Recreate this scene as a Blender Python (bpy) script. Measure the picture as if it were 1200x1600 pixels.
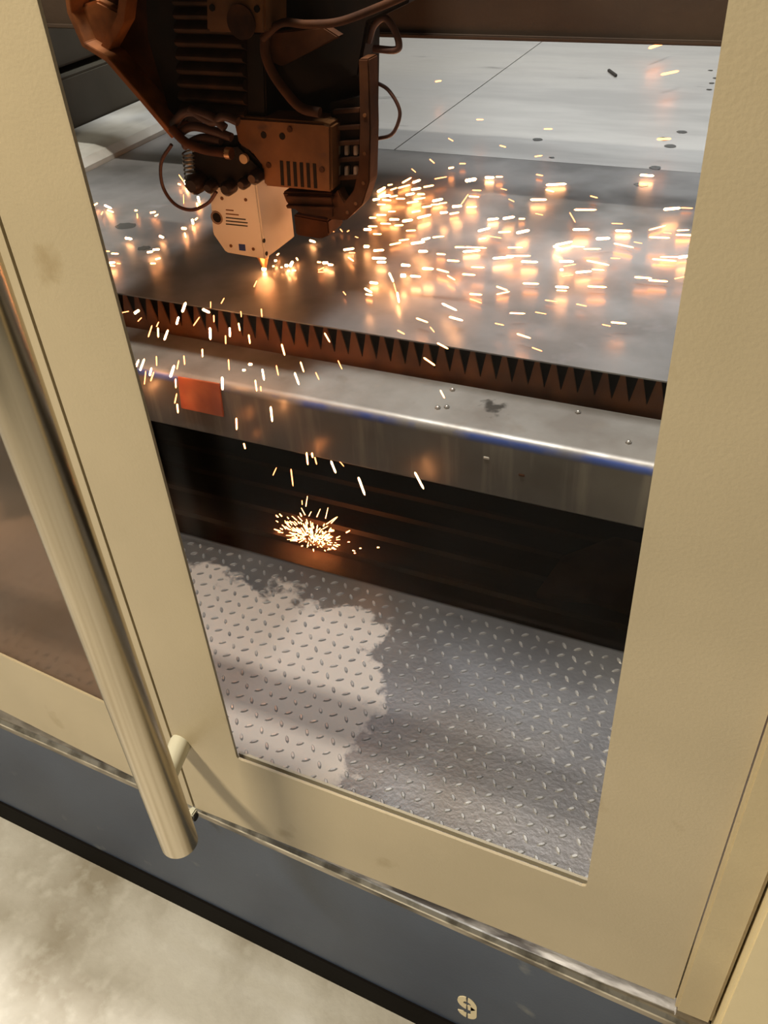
import bpy, bmesh, math, random
from mathutils import Vector, Matrix
random.seed(7)
for o in list(bpy.data.objects): bpy.data.objects.remove(o)
S = bpy.context.scene
COL = S.collection
# ------------------------------------------------------------------ camera
OFF = Vector((0.33, -0.624, 1.78))          # camera position; door face is y=0, shop floor is z=0
F = 1389.0
RX = Vector((0.9094281, 0.21507086, -0.35592843))
RY = Vector((0.41178156, -0.58530558, 0.69846498))
RZ = Vector((-0.05810743, -0.78176845, -0.62085556))
cam = bpy.data.cameras.new('camera'); camo = bpy.data.objects.new('camera', cam); COL.objects.link(camo)
M = Matrix(((RX[0], -RX[1], -RX[2], OFF[0]), (RY[0], -RY[1], -RY[2], OFF[1]), (RZ[0], -RZ[1], -RZ[2], OFF[2]), (0, 0, 0, 1)))
camo.matrix_world = M
cam.sensor_fit = 'VERTICAL'; cam.sensor_height = 36; cam.sensor_width = 27; cam.lens = F / 1600 * 36
cam.clip_start = 0.02
S.camera = camo
# ------------------------------------------------------------------ world, lamps, exposure
w = bpy.data.worlds.new('shop'); S.world = w; w.use_nodes = True
w.node_tree.nodes['Background'].inputs[0].default_value = (0.62, 0.56, 0.45, 1)
w.node_tree.nodes['Background'].inputs[1].default_value = 0.075
S.view_settings.view_transform = 'Standard'; S.view_settings.look = 'None'
S.view_settings.gamma = 1; S.view_settings.use_curve_mapping = False
S.view_settings.exposure = 0.0
def area(name, loc, target, sx, sy, power, col):
    l = bpy.data.lights.new(name, 'AREA'); l.shape = 'RECTANGLE'; l.size = sx; l.size_y = sy
    l.energy = power; l.color = col
    o = bpy.data.objects.new(name, l); COL.objects.link(o); o.location = loc
    o.rotation_euler = (Vector(target) - Vector(loc)).to_track_quat('-Z', 'Y').to_euler(); return o
def glow(name, loc, power, col, r=0.03):
    l = bpy.data.lights.new(name, 'POINT'); l.energy = power; l.color = col; l.shadow_soft_size = r
    o = bpy.data.objects.new(name, l); COL.objects.link(o); o.location = loc; return o
area('lamp_aisle', (-1.8, -1.7, 4.0), (0.0, 0.0, 0.9), 0.9, 0.35, 205, (1.0, 0.89, 0.69))
area('lamp_over_door', (-0.62, 0.16, 4.3), (-0.62, 0.16, 0), 0.5, 0.07, 125, (1.0, 0.95, 0.88))
area('lamp_hall_row', (-0.62, 1.25, 8.0), (-0.62, 1.25, 0), 0.25, 1.8, 400, (0.95, 0.96, 1.0))
area('lamp_far_hall', (-0.8, 6.4, 3.4), (-0.5, 2.6, 1.0), 3.0, 0.8, 24, (0.93, 0.96, 1.0))
# ------------------------------------------------------------------ pixel -> real place helpers
def _ray(px, py):
    v = Vector((px - 600, py - 800, F)); return Vector((RX.dot(v), RY.dot(v), RZ.dot(v)))
def aty(px, py, y):
    r = _ray(px, py); return OFF + r * ((y - OFF.y) / r.y)
def atz(px, py, z):
    r = _ray(px, py); return OFF + r * ((z - OFF.z) / r.z)
def atx(px, py, x):
    r = _ray(px, py); return OFF + r * ((x - OFF.x) / r.x)
# ------------------------------------------------------------------ mesh helpers
def link(name, bm, m, parent=None, smooth=False):
    me = bpy.data.meshes.new(name); bmesh.ops.recalc_face_normals(bm, faces=bm.faces); bm.to_mesh(me); bm.free()
    if smooth:
        for p in me.polygons: p.use_smooth = True
        try: me.set_sharp_from_angle(angle=math.radians(40))
        except Exception: pass
    o = bpy.data.objects.new(name, me); COL.objects.link(o)
    if m: me.materials.append(m)
    if parent:
        o.parent = parent
        q = parent; off = Vector((0, 0, 0))
        while q: off += q.location; q = q.parent
        me.transform(Matrix.Translation(-off))
    return o
def tag(o, label=None, cat=None, group=None, kind=None):
    if label: o['label'] = label
    if cat: o['category'] = cat
    if group: o['group'] = group
    if kind: o['kind'] = kind
    return o
def root(name, loc, label, cat, group=None):
    o = bpy.data.objects.new(name, None); COL.objects.link(o); o.location = loc; o.empty_display_size = .05
    return tag(o, label, cat, group, 'thing')
def box(bm, a, b, bev=0, seg=2):
    r = bmesh.ops.create_cube(bm, size=1)['verts']
    a = Vector(a); b = Vector(b); c = (a + b) / 2; d = b - a
    for v in r: v.co = Vector((v.co.x * d.x, v.co.y * d.y, v.co.z * d.z)) + c
    if bev:
        es = list({e for v in r for e in v.link_edges})
        bmesh.ops.bevel(bm, geom=es, offset=bev, segments=seg, affect='EDGES', clamp_overlap=True)
def prism(bm, pts, ext, bev=0):
    vs = [bm.verts.new(p) for p in pts]; f = bm.faces.new(vs)
    r = bmesh.ops.extrude_face_region(bm, geom=[f])
    nv = [g for g in r['geom'] if isinstance(g, bmesh.types.BMVert)]
    for v in nv: v.co += Vector(ext)
    if bev:
        es = list({e for v in vs + nv for e in v.link_edges})
        bmesh.ops.bevel(bm, geom=es, offset=bev, segments=2, affect='EDGES', clamp_overlap=True)
def tube(bm, pts, r, n=10, cap=True):
    pts = [Vector(p) for p in pts]; rs = r if isinstance(r, (list, tuple)) else [r] * len(pts)
    rings = []; up = None
    for i, p in enumerate(pts):
        t = (pts[min(i + 1, len(pts) - 1)] - pts[max(i - 1, 0)]).normalized()
        if up is None:
            up = Vector((0, 0, 1)) if abs(t.z) < .9 else Vector((1, 0, 0))
        s = t.cross(up).normalized(); up = s.cross(t).normalized()
        rings.append([bm.verts.new(p + (s * math.cos(a) + up * math.sin(a)) * rs[i]) for a in [2 * math.pi * k / n for k in range(n)]])
    for A, B in zip(rings, rings[1:]):
        for k in range(n): bm.faces.new((A[k], A[(k + 1) % n], B[(k + 1) % n], B[k]))
    if cap:
        bm.faces.new(rings[0][::-1]); bm.faces.new(rings[-1])
def smoothpath(P, k=8):
    P = [Vector(p) for p in P]; out = []
    Q = [P[0] * 2 - P[1]] + P + [P[-1] * 2 - P[-2]]
    for i in range(1, len(Q) - 2):
        for j in range(k):
            t = j / k; a, b, c, d = Q[i - 1], Q[i], Q[i + 1], Q[i + 2]
            out.append(.5 * ((2 * b) + (c - a) * t + (2 * a - 5 * b + 4 * c - d) * t * t + (3 * b - a - 3 * c + d) * t ** 3))
    out.append(P[-1]); return out
def ball(bm, c, r, s=(1, 1, 1)):
    v = bmesh.ops.create_uvsphere(bm, u_segments=14, v_segments=8, radius=r)['verts']
    for q in v: q.co = Vector((q.co.x * s[0], q.co.y * s[1], q.co.z * s[2])) + Vector(c)
def frame_mesh(bm, outer, inner, depth):
    """rectangular frame in the y=0 plane: outer/inner = (x0,z0,x1,z1); the inner corners are clipped by r"""
    x0, z0, x1, z1 = outer; a0, c0, a1, c1 = inner; r = .006
    o = [(x0, z0), (x1, z0), (x1, z1), (x0, z1)]
    inn = [(a0, c0 + r), (a0 + r * .3, c0 + r * .3), (a0 + r, c0), (a1 - r, c0), (a1 - r * .3, c0 + r * .3), (a1, c0 + r), (a1, c1), (a0, c1)]
    def ring(y): return [bm.verts.new((p[0], y, p[1])) for p in o], [bm.verts.new((p[0], y, p[1])) for p in inn]
    A, a = ring(0); B, b = ring(depth)
    for O, I in ((A, a), (B, b)):
        bm.faces.new((O[0], O[1], I[4], I[3], I[2], I[1])); bm.faces.new((O[1], O[2], I[6], I[5], I[4]))
        bm.faces.new((O[2], O[3], I[7], I[6])); bm.faces.new((O[3], O[0], I[1], I[0], I[7]))
    for k in range(4): bm.faces.new((A[k], A[(k + 1) % 4], B[(k + 1) % 4], B[k]))
    for k in range(8): bm.faces.new((a[k], a[(k + 1) % 8], b[(k + 1) % 8], b[k]))
# ------------------------------------------------------------------ materials
def mat(name, c1, c2=None, rough=.5, metal=0, scale=4, detail=5, lo=.35, hi=.65, bump=0, bscale=60, rvar=0, c3=None, s3=30, lo3=.6, hi3=.7,
        stretch=(1, 1, 1), spec=.5, aniso=0):
    m = bpy.data.materials.new(name); m.use_nodes = True; nt = m.node_tree; N = nt.nodes; L = nt.links
    b = N['Principled BSDF']; b.inputs['Roughness'].default_value = rough; b.inputs['Metallic'].default_value = metal
    b.inputs['Base Color'].default_value = (*c1, 1); b.inputs['Specular IOR Level'].default_value = spec
    if aniso: b.inputs['Anisotropic'].default_value = aniso
    tc = N.new('ShaderNodeTexCoord'); mp = N.new('ShaderNodeMapping'); mp.inputs['Scale'].default_value = stretch
    L.new(tc.outputs['Object'], mp.inputs[0])
    col = None
    if c2:
        n = N.new('ShaderNodeTexNoise'); n.inputs['Scale'].default_value = scale; n.inputs['Detail'].default_value = detail
        L.new(mp.outputs[0], n.inputs[0])
        r = N.new('ShaderNodeMapRange'); r.inputs[1].default_value = lo; r.inputs[2].default_value = hi; L.new(n.outputs[0], r.inputs[0])
        x = N.new('ShaderNodeMix'); x.data_type = 'RGBA'; x.inputs[6].default_value = (*c1, 1); x.inputs[7].default_value = (*c2, 1)
        L.new(r.outputs[0], x.inputs[0]); col = x.outputs[2]
        if rvar:
            q = N.new('ShaderNodeMapRange'); q.inputs[3].default_value = rough - rvar; q.inputs[4].default_value = rough + rvar
            L.new(r.outputs[0], q.inputs[0]); L.new(q.outputs[0], b.inputs['Roughness'])
    if c3:
        n = N.new('ShaderNodeTexNoise'); n.inputs['Scale'].default_value = s3; n.inputs['Detail'].default_value = 4
        L.new(mp.outputs[0], n.inputs[0])
        r = N.new('ShaderNodeMapRange'); r.inputs[1].default_value = lo3; r.inputs[2].default_value = hi3; L.new(n.outputs[0], r.inputs[0])
        x = N.new('ShaderNodeMix'); x.data_type = 'RGBA'; x.inputs[7].default_value = (*c3, 1)
        if col: L.new(col, x.inputs[6])
        else: x.inputs[6].default_value = (*c1, 1)
        L.new(r.outputs[0], x.inputs[0]); col = x.outputs[2]
    if col: L.new(col, b.inputs['Base Color'])
    if bump:
        n = N.new('ShaderNodeTexNoise'); n.inputs['Scale'].default_value = bscale; n.inputs['Detail'].default_value = 6
        L.new(mp.outputs[0], n.inputs[0])
        u = N.new('ShaderNodeBump'); u.inputs['Strength'].default_value = bump; u.inputs['Distance'].default_value = .004
        L.new(n.outputs[0], u.inputs['Height']); L.new(u.outputs[0], b.inputs['Normal'])
    return m
def emit(name, c, s):
    m = bpy.data.materials.new(name); m.use_nodes = True; nt = m.node_tree; nt.nodes.clear()
    e = nt.nodes.new('ShaderNodeEmission'); e.inputs[0].default_value = (*c, 1); e.inputs[1].default_value = s
    o = nt.nodes.new('ShaderNodeOutputMaterial'); nt.links.new(e.outputs[0], o.inputs[0]); return m
def pane_mat(name, tint, gloss, rough, dirt, dirtcol, blur=0):
    m = bpy.data.materials.new(name); m.use_nodes = True; nt = m.node_tree; N = nt.nodes; L = nt.links; N.clear()
    if blur:
        t = N.new('ShaderNodeBsdfRefraction'); t.inputs['Roughness'].default_value = blur; t.inputs['IOR'].default_value = 1.02
    else: t = N.new('ShaderNodeBsdfTransparent')
    t.inputs[0].default_value = (*tint, 1)
    g = N.new('ShaderNodeBsdfGlossy'); g.inputs['Roughness'].default_value = rough
    a = N.new('ShaderNodeMixShader'); a.inputs[0].default_value = gloss; L.new(t.outputs[0], a.inputs[1]); L.new(g.outputs[0], a.inputs[2])
    d = N.new('ShaderNodeBsdfDiffuse'); d.inputs[0].default_value = (*dirtcol, 1)
    n = N.new('ShaderNodeTexNoise'); n.inputs['Scale'].default_value = 5; r = N.new('ShaderNodeMapRange')
    r.inputs[3].default_value = dirt * .6; r.inputs[4].default_value = dirt * 1.4; L.new(n.outputs[0], r.inputs[0])
    b = N.new('ShaderNodeMixShader'); L.new(r.outputs[0], b.inputs[0]); L.new(a.outputs[0], b.inputs[1]); L.new(d.outputs[0], b.inputs[2])
    o = N.new('ShaderNodeOutputMaterial'); L.new(b.outputs[0], o.inputs[0]); return m
DOOR = mat('door_beige', (.49, .405, .265), (.43, .355, .23), rough=.42, scale=3.5, bump=.10, bscale=260, c3=(.30, .22, .11), s3=9, lo3=.66, hi3=.80)
JAMB = mat('jamb_beige', (.54, .44, .26), (.46, .37, .22), rough=.45, scale=5, bump=.12, bscale=240)
PALE = mat('pale_panel', (.74, .62, .38), (.68, .57, .35), rough=.45, scale=3, bump=.08, bscale=240)
PEG = mat('cream_plastic', (.62, .60, .48), rough=.3)
STEEL = mat('brushed_handle', (.50, .43, .31), rough=.24, metal=1)
BLUE = mat('slate_blue_paint', (.036, .055, .096), (.027, .041, .074), rough=.42, scale=4, bump=.06, bscale=200, c3=(.13, .14, .15), s3=14, lo3=.68, hi3=.78)
TRACK = mat('worn_track_steel', (.40, .35, .28), (.07, .058, .045), rough=.38, metal=.85, scale=22, lo=.42, hi=.62, bump=.25, bscale=50, stretch=(.4, 1, 1))
DARK = mat('dark_gap', (.015, .012, .010), rough=.8)
FLOOR = mat('stained_concrete', (.52, .495, .44), (.28, .245, .185), rough=.55, scale=3.2, lo=.42, hi=.62, bump=.35, bscale=45, c3=(.60, .58, .52), s3=26, lo3=.50, hi3=1.0, rvar=.08)
SHEET = mat('mill_steel_sheet', (.27, .26, .255), (.16, .155, .15), rough=.37, metal=.45, scale=5, detail=7, lo=.4, hi=.62, bump=.10, bscale=9, rvar=.07, c3=(.22, .21, .21), s3=11, lo3=.64, hi3=.72)
FARSH = mat('far_steel_sheet', (.66, .645, .62), (.50, .49, .475), rough=.42, metal=.75, scale=3, detail=7, lo=.4, hi=.62, bump=.08, bscale=8, rvar=.06, c3=(.30, .29, .28), s3=6, lo3=.66, hi3=.71, stretch=(.6, 2.2, 1))
RUST = mat('rusty_slat', (.23, .085, .030), (.12, .045, .018), rough=.75, metal=.2, scale=18, bump=.3, bscale=90)
TRAY = mat('rusty_tray', (.040, .017, .009), (.020, .009, .005), rough=.6, metal=.3, scale=6, bump=.3, bscale=30)
RAIL = mat('galvanised_rail', (.29, .275, .25), (.17, .15, .13), rough=.44, metal=.40, scale=9, bump=.12, bscale=40, rvar=.08, c3=(.20, .17, .14), s3=16, lo3=.6, hi3=.75)
TREAD = mat('tread_plate_steel', (.21, .205, .21), (.15, .145, .15), rough=.40, metal=.7, scale=7, bump=.12, bscale=130, rvar=.08, c3=(.165, .14, .12), s3=2.6, lo3=.45, hi3=.7)
BLACK = mat('oily_black', (.010, .0075, .006), (.018, .010, .006), rough=.6, spec=.15, scale=20)
BRONZE = mat('glow_tinted_bronze', (.24, .098, .030), (.14, .055, .016), rough=.6, metal=.3, scale=14, bump=.15, bscale=90, c3=(.11, .05, .025), s3=22, lo3=.6, hi3=.7)  # extra orange in the colour stands in for spark glow on the head
GLOWCAST = mat('glow_tinted_casting', (.105, .037, .012), (.026, .010, .005), rough=.7, spec=.2, metal=.0, scale=12, bump=.25, bscale=60)  # warm brown partly puts the spark glow into the colour
BELL = mat('bellows_fabric', (.060, .026, .011), (.024, .012, .006), spec=.15, rough=.8, scale=20)
HOSE = mat('rubber_hose', (.09, .035, .022), rough=.5)
WHITE = mat('white_sensor_shell', (.80, .76, .68), (.70, .64, .55), rough=.4, scale=12, lo=.5, hi=.75)
INK = mat('black_ink', (.02, .02, .02), rough=.6)
INKB = mat('blue_ink', (.03, .06, .25), rough=.5)
COPPER = mat('copper_nozzle', (.85, .45, .22), rough=.35, metal=1)
TAPE = mat('orange_reflector', (.42, .12, .045), (.30, .075, .03), rough=.45, scale=22, bump=.2, bscale=60)
WALLM = mat('enclosure_wall', (.065, .056, .038), (.04, .034, .022), rough=.6, scale=5, bump=.1, bscale=60)
LEDGE = mat('side_ledge_steel', (.66, .65, .60), (.42, .40, .35), rough=.5, metal=.2, scale=6, bump=.15, bscale=40)
BEAM = mat('gantry_brown', (.060, .036, .020), (.042, .025, .015), rough=.6, metal=.2, scale=6, bump=.15, bscale=80)
NUM = mat('cream_number_paint', (.75, .64, .42), rough=.5)
SPK = [emit('spark_hot', (1, .42, .16), 42), emit('spark_mid', (1, .32, .09), 22), emit('spark_dim', (1, .28, .08), 9)]
CLEAR = pane_mat('clear_pane', (.97, .97, .95), .004, .03, .001, (.5, .45, .4))
TINTED = pane_mat('hazy_brown_pane', (.62, .50, .40), .06, .15, .22, (.22, .165, .12), blur=.30)

# ------------------------------------------------------------------ shop floor and enclosure shell
bm = bmesh.new(); box(bm, (-4, -3, -.1), (3, .30, 0))
# fine slab joint beside the machine foot is a recessed groove strip
link_floor = link('floor', bm, FLOOR); tag(link_floor, kind='structure')
bm = bmesh.new(); box(bm, (-2.6, .30, -.1), (1.7, 5.2, 0)); tag(link('floor', bm, DARK), kind='structure')
XL = -1.52       # inside face of the left ledge wall
bm = bmesh.new(); box(bm, (-2.30, .30, 0), (-2.22, 4.6, 1.35)); tag(link('wall_left', bm, WALLM), kind='structure')
bm = bmesh.new(); box(bm, (1.25, .16, 0), (1.30, 4.6, 1.9)); tag(link('wall_right', bm, WALLM), kind='structure')
bm = bmesh.new(); box(bm, (-2.30, 4.6, 0), (1.30, 4.68, 1.7)); tag(link('wall_back', bm, WALLM), kind='structure')

# ------------------------------------------------------------------ base panel, track, doors
def basey(x): return .033 - (x + .87) * .0335          # base panel is a touch out of square
ZB0, ZB1 = .075, .425
r = root('base_panel', (-.2, .01, 0), 'slate blue painted machine base panel above the concrete floor', 'machine panel')
bm = bmesh.new(); xa, xb = -1.7, .453
vs = [Vector((xa, basey(xa), ZB0)), Vector((xb, basey(xb), ZB0)), Vector((xb, basey(xb), ZB1)), Vector((xa, basey(xa), ZB1))]
prism(bm, vs, (0, .03, 0), .002); link('panel', bm, BLUE, r)
bm = bmesh.new(); prism(bm, [Vector((xa, basey(xa) - .004, 0)), Vector((xb, basey(xb) - .004, 0)), Vector((xb, basey(xb) - .004, ZB0)), Vector((xa, basey(xa) - .004, ZB0))], (0, .03, 0)); q = link('shade_strip', bm, mat('black_base_shade', (.006, .0045, .0035), rough=.8, spec=.1), r); q['label'] = 'black strip standing in for the shade under the blue panel'  # black strip drawn in place of the shade between panel and floor
p9 = aty(730, 1574, -.005); p9 = aty(730, 1574, basey(p9.x)); W9, H9, T9 = .0175, .039, .0108
def arc9(a0, a1, cx, cz, rx, rz, n=8):
    return [(cx + rx * math.cos(math.radians(a0 + (a1 - a0) * i / n)), cz + rz * math.sin(math.radians(a0 + (a1 - a0) * i / n))) for i in range(n + 1)]
cz = H9 * .42; rz = H9 * .58; g = .0016
def stroke9(outer, inner):
    bm = bmesh.new(); prism(bm, [Vector((p9.x + x, basey(p9.x) - .0012, p9.z + z)) for x, z in outer + inner[::-1]], (0, .002, 0)); return bm
# left half of the bowl, right side running into the tail, and the tail's foot (stencil gaps between)
for oo, ii in ((arc9(96, 264, 0, cz, W9, rz), arc9(100, 260, 0, cz, W9 - T9, rz - T9 * 1.5)),
               (arc9(84, 0, 0, cz, W9, rz) + [(W9, -H9 * .45)] + arc9(0, -84, 0, -H9 * .45, W9, H9 * .55), arc9(80, 0, 0, cz, W9 - T9, rz - T9 * 1.5) + [(W9 - T9, -H9 * .45)] + arc9(0, -80, 0, -H9 * .45, W9 - T9, H9 * .55 - T9 * 1.5)),
               (arc9(-96, -165, 0, -H9 * .45, W9, H9 * .55), arc9(-100, -160, 0, -H9 * .45, W9 - T9, H9 * .55 - T9 * 1.5)),
               (arc9(276, 330, 0, cz, W9, rz, 4), arc9(280, 330, 0, cz, W9 - T9 - .003, rz - T9 * 1.5, 4))):
    q = link('painted_number', stroke9(oo, ii), NUM, r); q['label'] = 'piece of cream stencilled figure 9'

r = root('door_track', (-.2, 0, ZB1), 'worn bare steel track running under both doors on the blue base', 'track')
bm = bmesh.new(); a = Vector((xa, basey(xa) - .004, ZB1)); b = Vector((xb, basey(xb) - .004, ZB1))
prof = [(0, 0), (0, .018), (.006, .024), (.030, .026), (.034, .050), (.10, .050), (.10, 0)]
prism(bm, [a + Vector((0, y, z)) for y, z in prof], b - a); link('channel', bm, TRACK, r)
bm = bmesh.new(); prism(bm, [a + Vector((0, y, z)) for y, z in ((-.002, .016), (-.002, .021), (.003, .0265), (.006, .0265), (.003, .0215))], b - a)
link('rolled_lip', bm, mat('bright_lip', (.75, .70, .60), (.3, .27, .22), rough=.3, metal=.9, scale=30, lo=.45, hi=.65), r)

DZ0, DZ1 = .478, 2.16
XS = -.388     # seam between the two doors at the hinge line
# right door (with the clear window and the tube handle)
rd = root('machine_door', (XS, 0, DZ0), 'beige sheet metal door with tall clear window and tubular handle', 'door')
bm = bmesh.new(); frame_mesh(bm, (XS + .003, DZ0, .402, DZ1), (-.2655, .675, .2635, 1.95), .004)
link('door_frame', bm, DOOR, rd)
bm = bmesh.new(); box(bm, (-.272, .0045, .668), (.270, .0080, 1.957)); link('window_pane', bm, CLEAR, rd)
bm = bmesh.new()
for p, q in (((-.268, .0085, .668), (.266, .0125, .6775)),):
    box(bm, p, q)
link('glazing_bead', bm, mat('bead', (.40, .35, .27), rough=.5), rd)
# left door, folded back about 4.5 degrees
ang = math.radians(4.5)
ld = root('machine_door', (XS, 0, DZ0), 'beige door with hazy brown window, folded slightly back behind the handle', 'door')
bm = bmesh.new(); frame_mesh(bm, (-.80, 0.000, -.002, DZ1 - DZ0), (-.74, .197, -.118, 1.95 - DZ0), .004)
q = link('door_frame', bm, DOOR, None); q.parent = ld
bm = bmesh.new(); box(bm, (-.745, .0045, .19), (-.112, .008, 1.49)); q = link('window_pane', bm, TINTED, None); q.parent = ld
bm = bmesh.new(); box(bm, (-.0045, .004, .0), (.0025, .03, DZ1 - DZ0)); q = link('seam_gasket', bm, DARK, None); q.parent = ld
ld.rotation_euler.z = -ang
# handle
hx, hy, hr = -.400, -.115, .0272
def handle_fit():
    # bottom end of the tube
    b = aty(281, 1316, hy); return b
hb = handle_fit()
bm = bmesh.new(); tube(bm, [(hb.x, hy, hb.z), (hb.x, hy, hb.z + .001), (hb.x, hy, 2.0)], [hr - .002, hr, hr], 40)
h = link('tube_handle', bm, STEEL, rd, True); h['label'] = 'long brushed steel tube handle'
pg = aty(283, 1160, 0)
bm = bmesh.new(); tube(bm, [(pg.x, 0, pg.z), (pg.x, -.003, pg.z), ((pg.x * .75 + hb.x * .25), hy * .5, pg.z), (hb.x, hy, pg.z)], [.017, .017, .0155, .0155], 24)
h2 = link('standoff', bm, PEG, h, True); h2['label'] = 'cream plastic standoff peg'
bm = bmesh.new(); tube(bm, [(pg.x, 0, 1.85), (hb.x, hy, 1.85)], [.0145, .013], 24); link('standoff', bm, PEG, h, True)
# door roller below the seam
r = root('door_roller', (XS, 0, ZB1 + .02), 'small pale roller bracket on the track at the seam between the doors', 'roller')
bm = bmesh.new(); box(bm, (XS - .010, -.012, ZB1 + .028), (XS + .002, .004, ZB1 + .046), .002); link('bracket', bm, PEG, r)
bm = bmesh.new(); tube(bm, [(XS - .010, -.006, ZB1 + .034), (XS + .004, -.006, ZB1 + .034)], .007, 14); link('wheel', bm, DARK, r, True)
# jamb and fixed panel on the right
bm = bmesh.new(); box(bm, (.404, -.014, ZB1 + .052), (.452, .05, 2.3), .004); tag(link('door_jamb', bm, JAMB), 'yellowish beige upright jamb strip right of the windowed door', 'jamb', kind='thing')
bm = bmesh.new(); box(bm, (.455, -.032, .02), (1.1, .05, 2.3), .004); tag(link('side_panel', bm, PALE), 'pale cream fixed panel at the far right edge of the machine', 'machine panel', kind='thing')
bm = bmesh.new(); box(bm, (-1.7, .0, DZ1 + .004), (.40, .112, 2.42), .003); tag(link('shade_header', bm, DOOR), 'beige header panel added unseen above the doors for its shade', 'machine panel', kind='thing')  # out of view, added and deepened to shade the near tread plate

bm = bmesh.new(); box(bm, (-1.6, .148, 1.72), (1.2, .212, 1.77), .003); tag(link('shade_bar', bm, WALLM), 'dark unseen bar added above the doors inside the machine to shade the tread plate', 'bar', kind='thing')  # unseen bar added to throw the shadow band onto the tread plate
# ------------------------------------------------------------------ tread plate with raised lugs
ZP = .58; YP = .51; ZT_ = .409
r = root('tread_plate', (0, .3, ZP), 'grey steel tread plate with raised lugs just inside the window', 'floor plate')
bm = bmesh.new(); prism(bm, [Vector((x, y, ZP)) for x, y in ((-1.44, .125), (-.42, .03), (.40, .03), (.40, .056), (1.2, .056), (1.2, YP), (-1.44, YP))], (0, 0, -.006)); pl = link('plate', bm, TREAD, r)
# bare greyish-beige dust film on the left half of the plate
def dustmat(m):
    nt = m.node_tree; N = nt.nodes; L = nt.links; b = N['Principled BSDF']
    src = b.inputs['Base Color'].links[0].from_socket
    tc = N.new('ShaderNodeTexCoord'); sx = N.new('ShaderNodeSeparateXYZ'); L.new(tc.outputs['Object'], sx.inputs[0])
    n = N.new('ShaderNodeTexNoise'); n.inputs['Scale'].default_value = 9; n.inputs['Detail'].default_value = 9; n.inputs['Roughness'].default_value = .65; L.new(tc.outputs['Object'], n.inputs[0])
    # threshold on x (+ y) with a ragged noisy border
    a = N.new('ShaderNodeMath'); a.operation = 'MULTIPLY_ADD'; a.inputs[1].default_value = .30; L.new(n.outputs[0], a.inputs[0]); L.new(sx.outputs[0], a.inputs[2])
    a2 = N.new('ShaderNodeMath'); a2.operation = 'MULTIPLY_ADD'; a2.inputs[1].default_value = .25; L.new(sx.outputs[1], a2.inputs[0]); L.new(a.outputs[0], a2.inputs[2])
    q = N.new('ShaderNodeMapRange'); q.inputs[1].default_value = -.045; q.inputs[2].default_value = -.025; q.inputs[3].default_value = 1; q.inputs[4].default_value = 0
    L.new(a2.outputs[0], q.inputs[0])
    # the film also stops short of the plate's back edge
    b2 = N.new('ShaderNodeMath'); b2.operation = 'MULTIPLY_ADD'; b2.inputs[1].default_value = .30; L.new(n.outputs[0], b2.inputs[0]); L.new(sx.outputs[1], b2.inputs[2])
    q0 = q; q9 = N.new('ShaderNodeMapRange'); q9.inputs[1].default_value = .265; q9.inputs[2].default_value = .285; q9.inputs[3].default_value = 1; q9.inputs[4].default_value = 0; L.new(b2.outputs[0], q9.inputs[0])
    q = N.new('ShaderNodeMath'); q.operation = 'MULTIPLY'; L.new(q0.outputs[0], q.inputs[0]); L.new(q9.outputs[0], q.inputs[1])
    x = N.new('ShaderNodeMix'); x.data_type = 'RGBA'; L.new(q.outputs[0], x.inputs[0]); L.new(src, x.inputs[6]); x.inputs[7].default_value = (.33, .285, .25, 1)
    L.new(x.outputs[2], b.inputs['Base Color'])
    q2 = N.new('ShaderNodeMapRange'); q2.inputs[3].default_value = .7; q2.inputs[4].default_value = .15; L.new(q.outputs[0], q2.inputs[0]); L.new(q2.outputs[0], b.inputs['Metallic'])
    q3 = N.new('ShaderNodeMapRange'); q3.inputs[3].default_value = .36; q3.inputs[4].default_value = .62; L.new(q.outputs[0], q3.inputs[0]); L.new(q3.outputs[0], b.inputs['Roughness'])
dustmat(TREAD)
LUG = mat('polished_lug', (.46, .44, .42), (.28, .27, .27), rough=.30, metal=.55, scale=20, bump=.1, bscale=80)
bm = bmesh.new(); pitch = .0245
def lug(bm, c, a, L=.0105, W=.0034, H=.0022):
    ca, sa = math.cos(a), math.sin(a); ringv = []
    base = [(-1, 0), (-.6, -.8), (0, -1), (.6, -.8), (1, 0), (.6, .8), (0, 1), (-.6, .8)]
    for s, z in ((1, -.0005), (.55, H)):
        ringv.append([bm.verts.new((c[0] + (u * L * s) * ca - v * W * s * sa, c[1] + (u * L * s) * sa + v * W * s * ca, ZP + z)) for u, v in base])
    A, B = ringv
    for k in range(8): bm.faces.new((A[k], A[(k + 1) % 8], B[(k + 1) % 8], B[k]))
    bm.faces.new(B)
for i in range(-62, 44):
    for j in range(0, 19):
        c = (i * pitch + .01, .045 + j * pitch)
        if c[0] < -.40 and c[1] < .03 - (c[0] + .42) * .094 + .015: continue
        if c[1] > YP - .01 or c[0] < -1.43: continue
        a = math.radians(45 if (i + j) % 2 else 135)
        lug(bm, c, a + math.radians(-8) + random.uniform(-.05, .05), L=.0092 * random.uniform(.85, 1.05))
lo_ = link('raised_lugs', bm, LUG, r); lo_['kind'] = 'stuff'; lo_['label'] = 'rows of short raised anti-slip lugs'
bm = bmesh.new(); box(bm, (-1.44, YP - .006, ZT_ + .002), (1.2, YP, ZP - .006)); link('plate_skirt', bm, TRAY, r)

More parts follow.
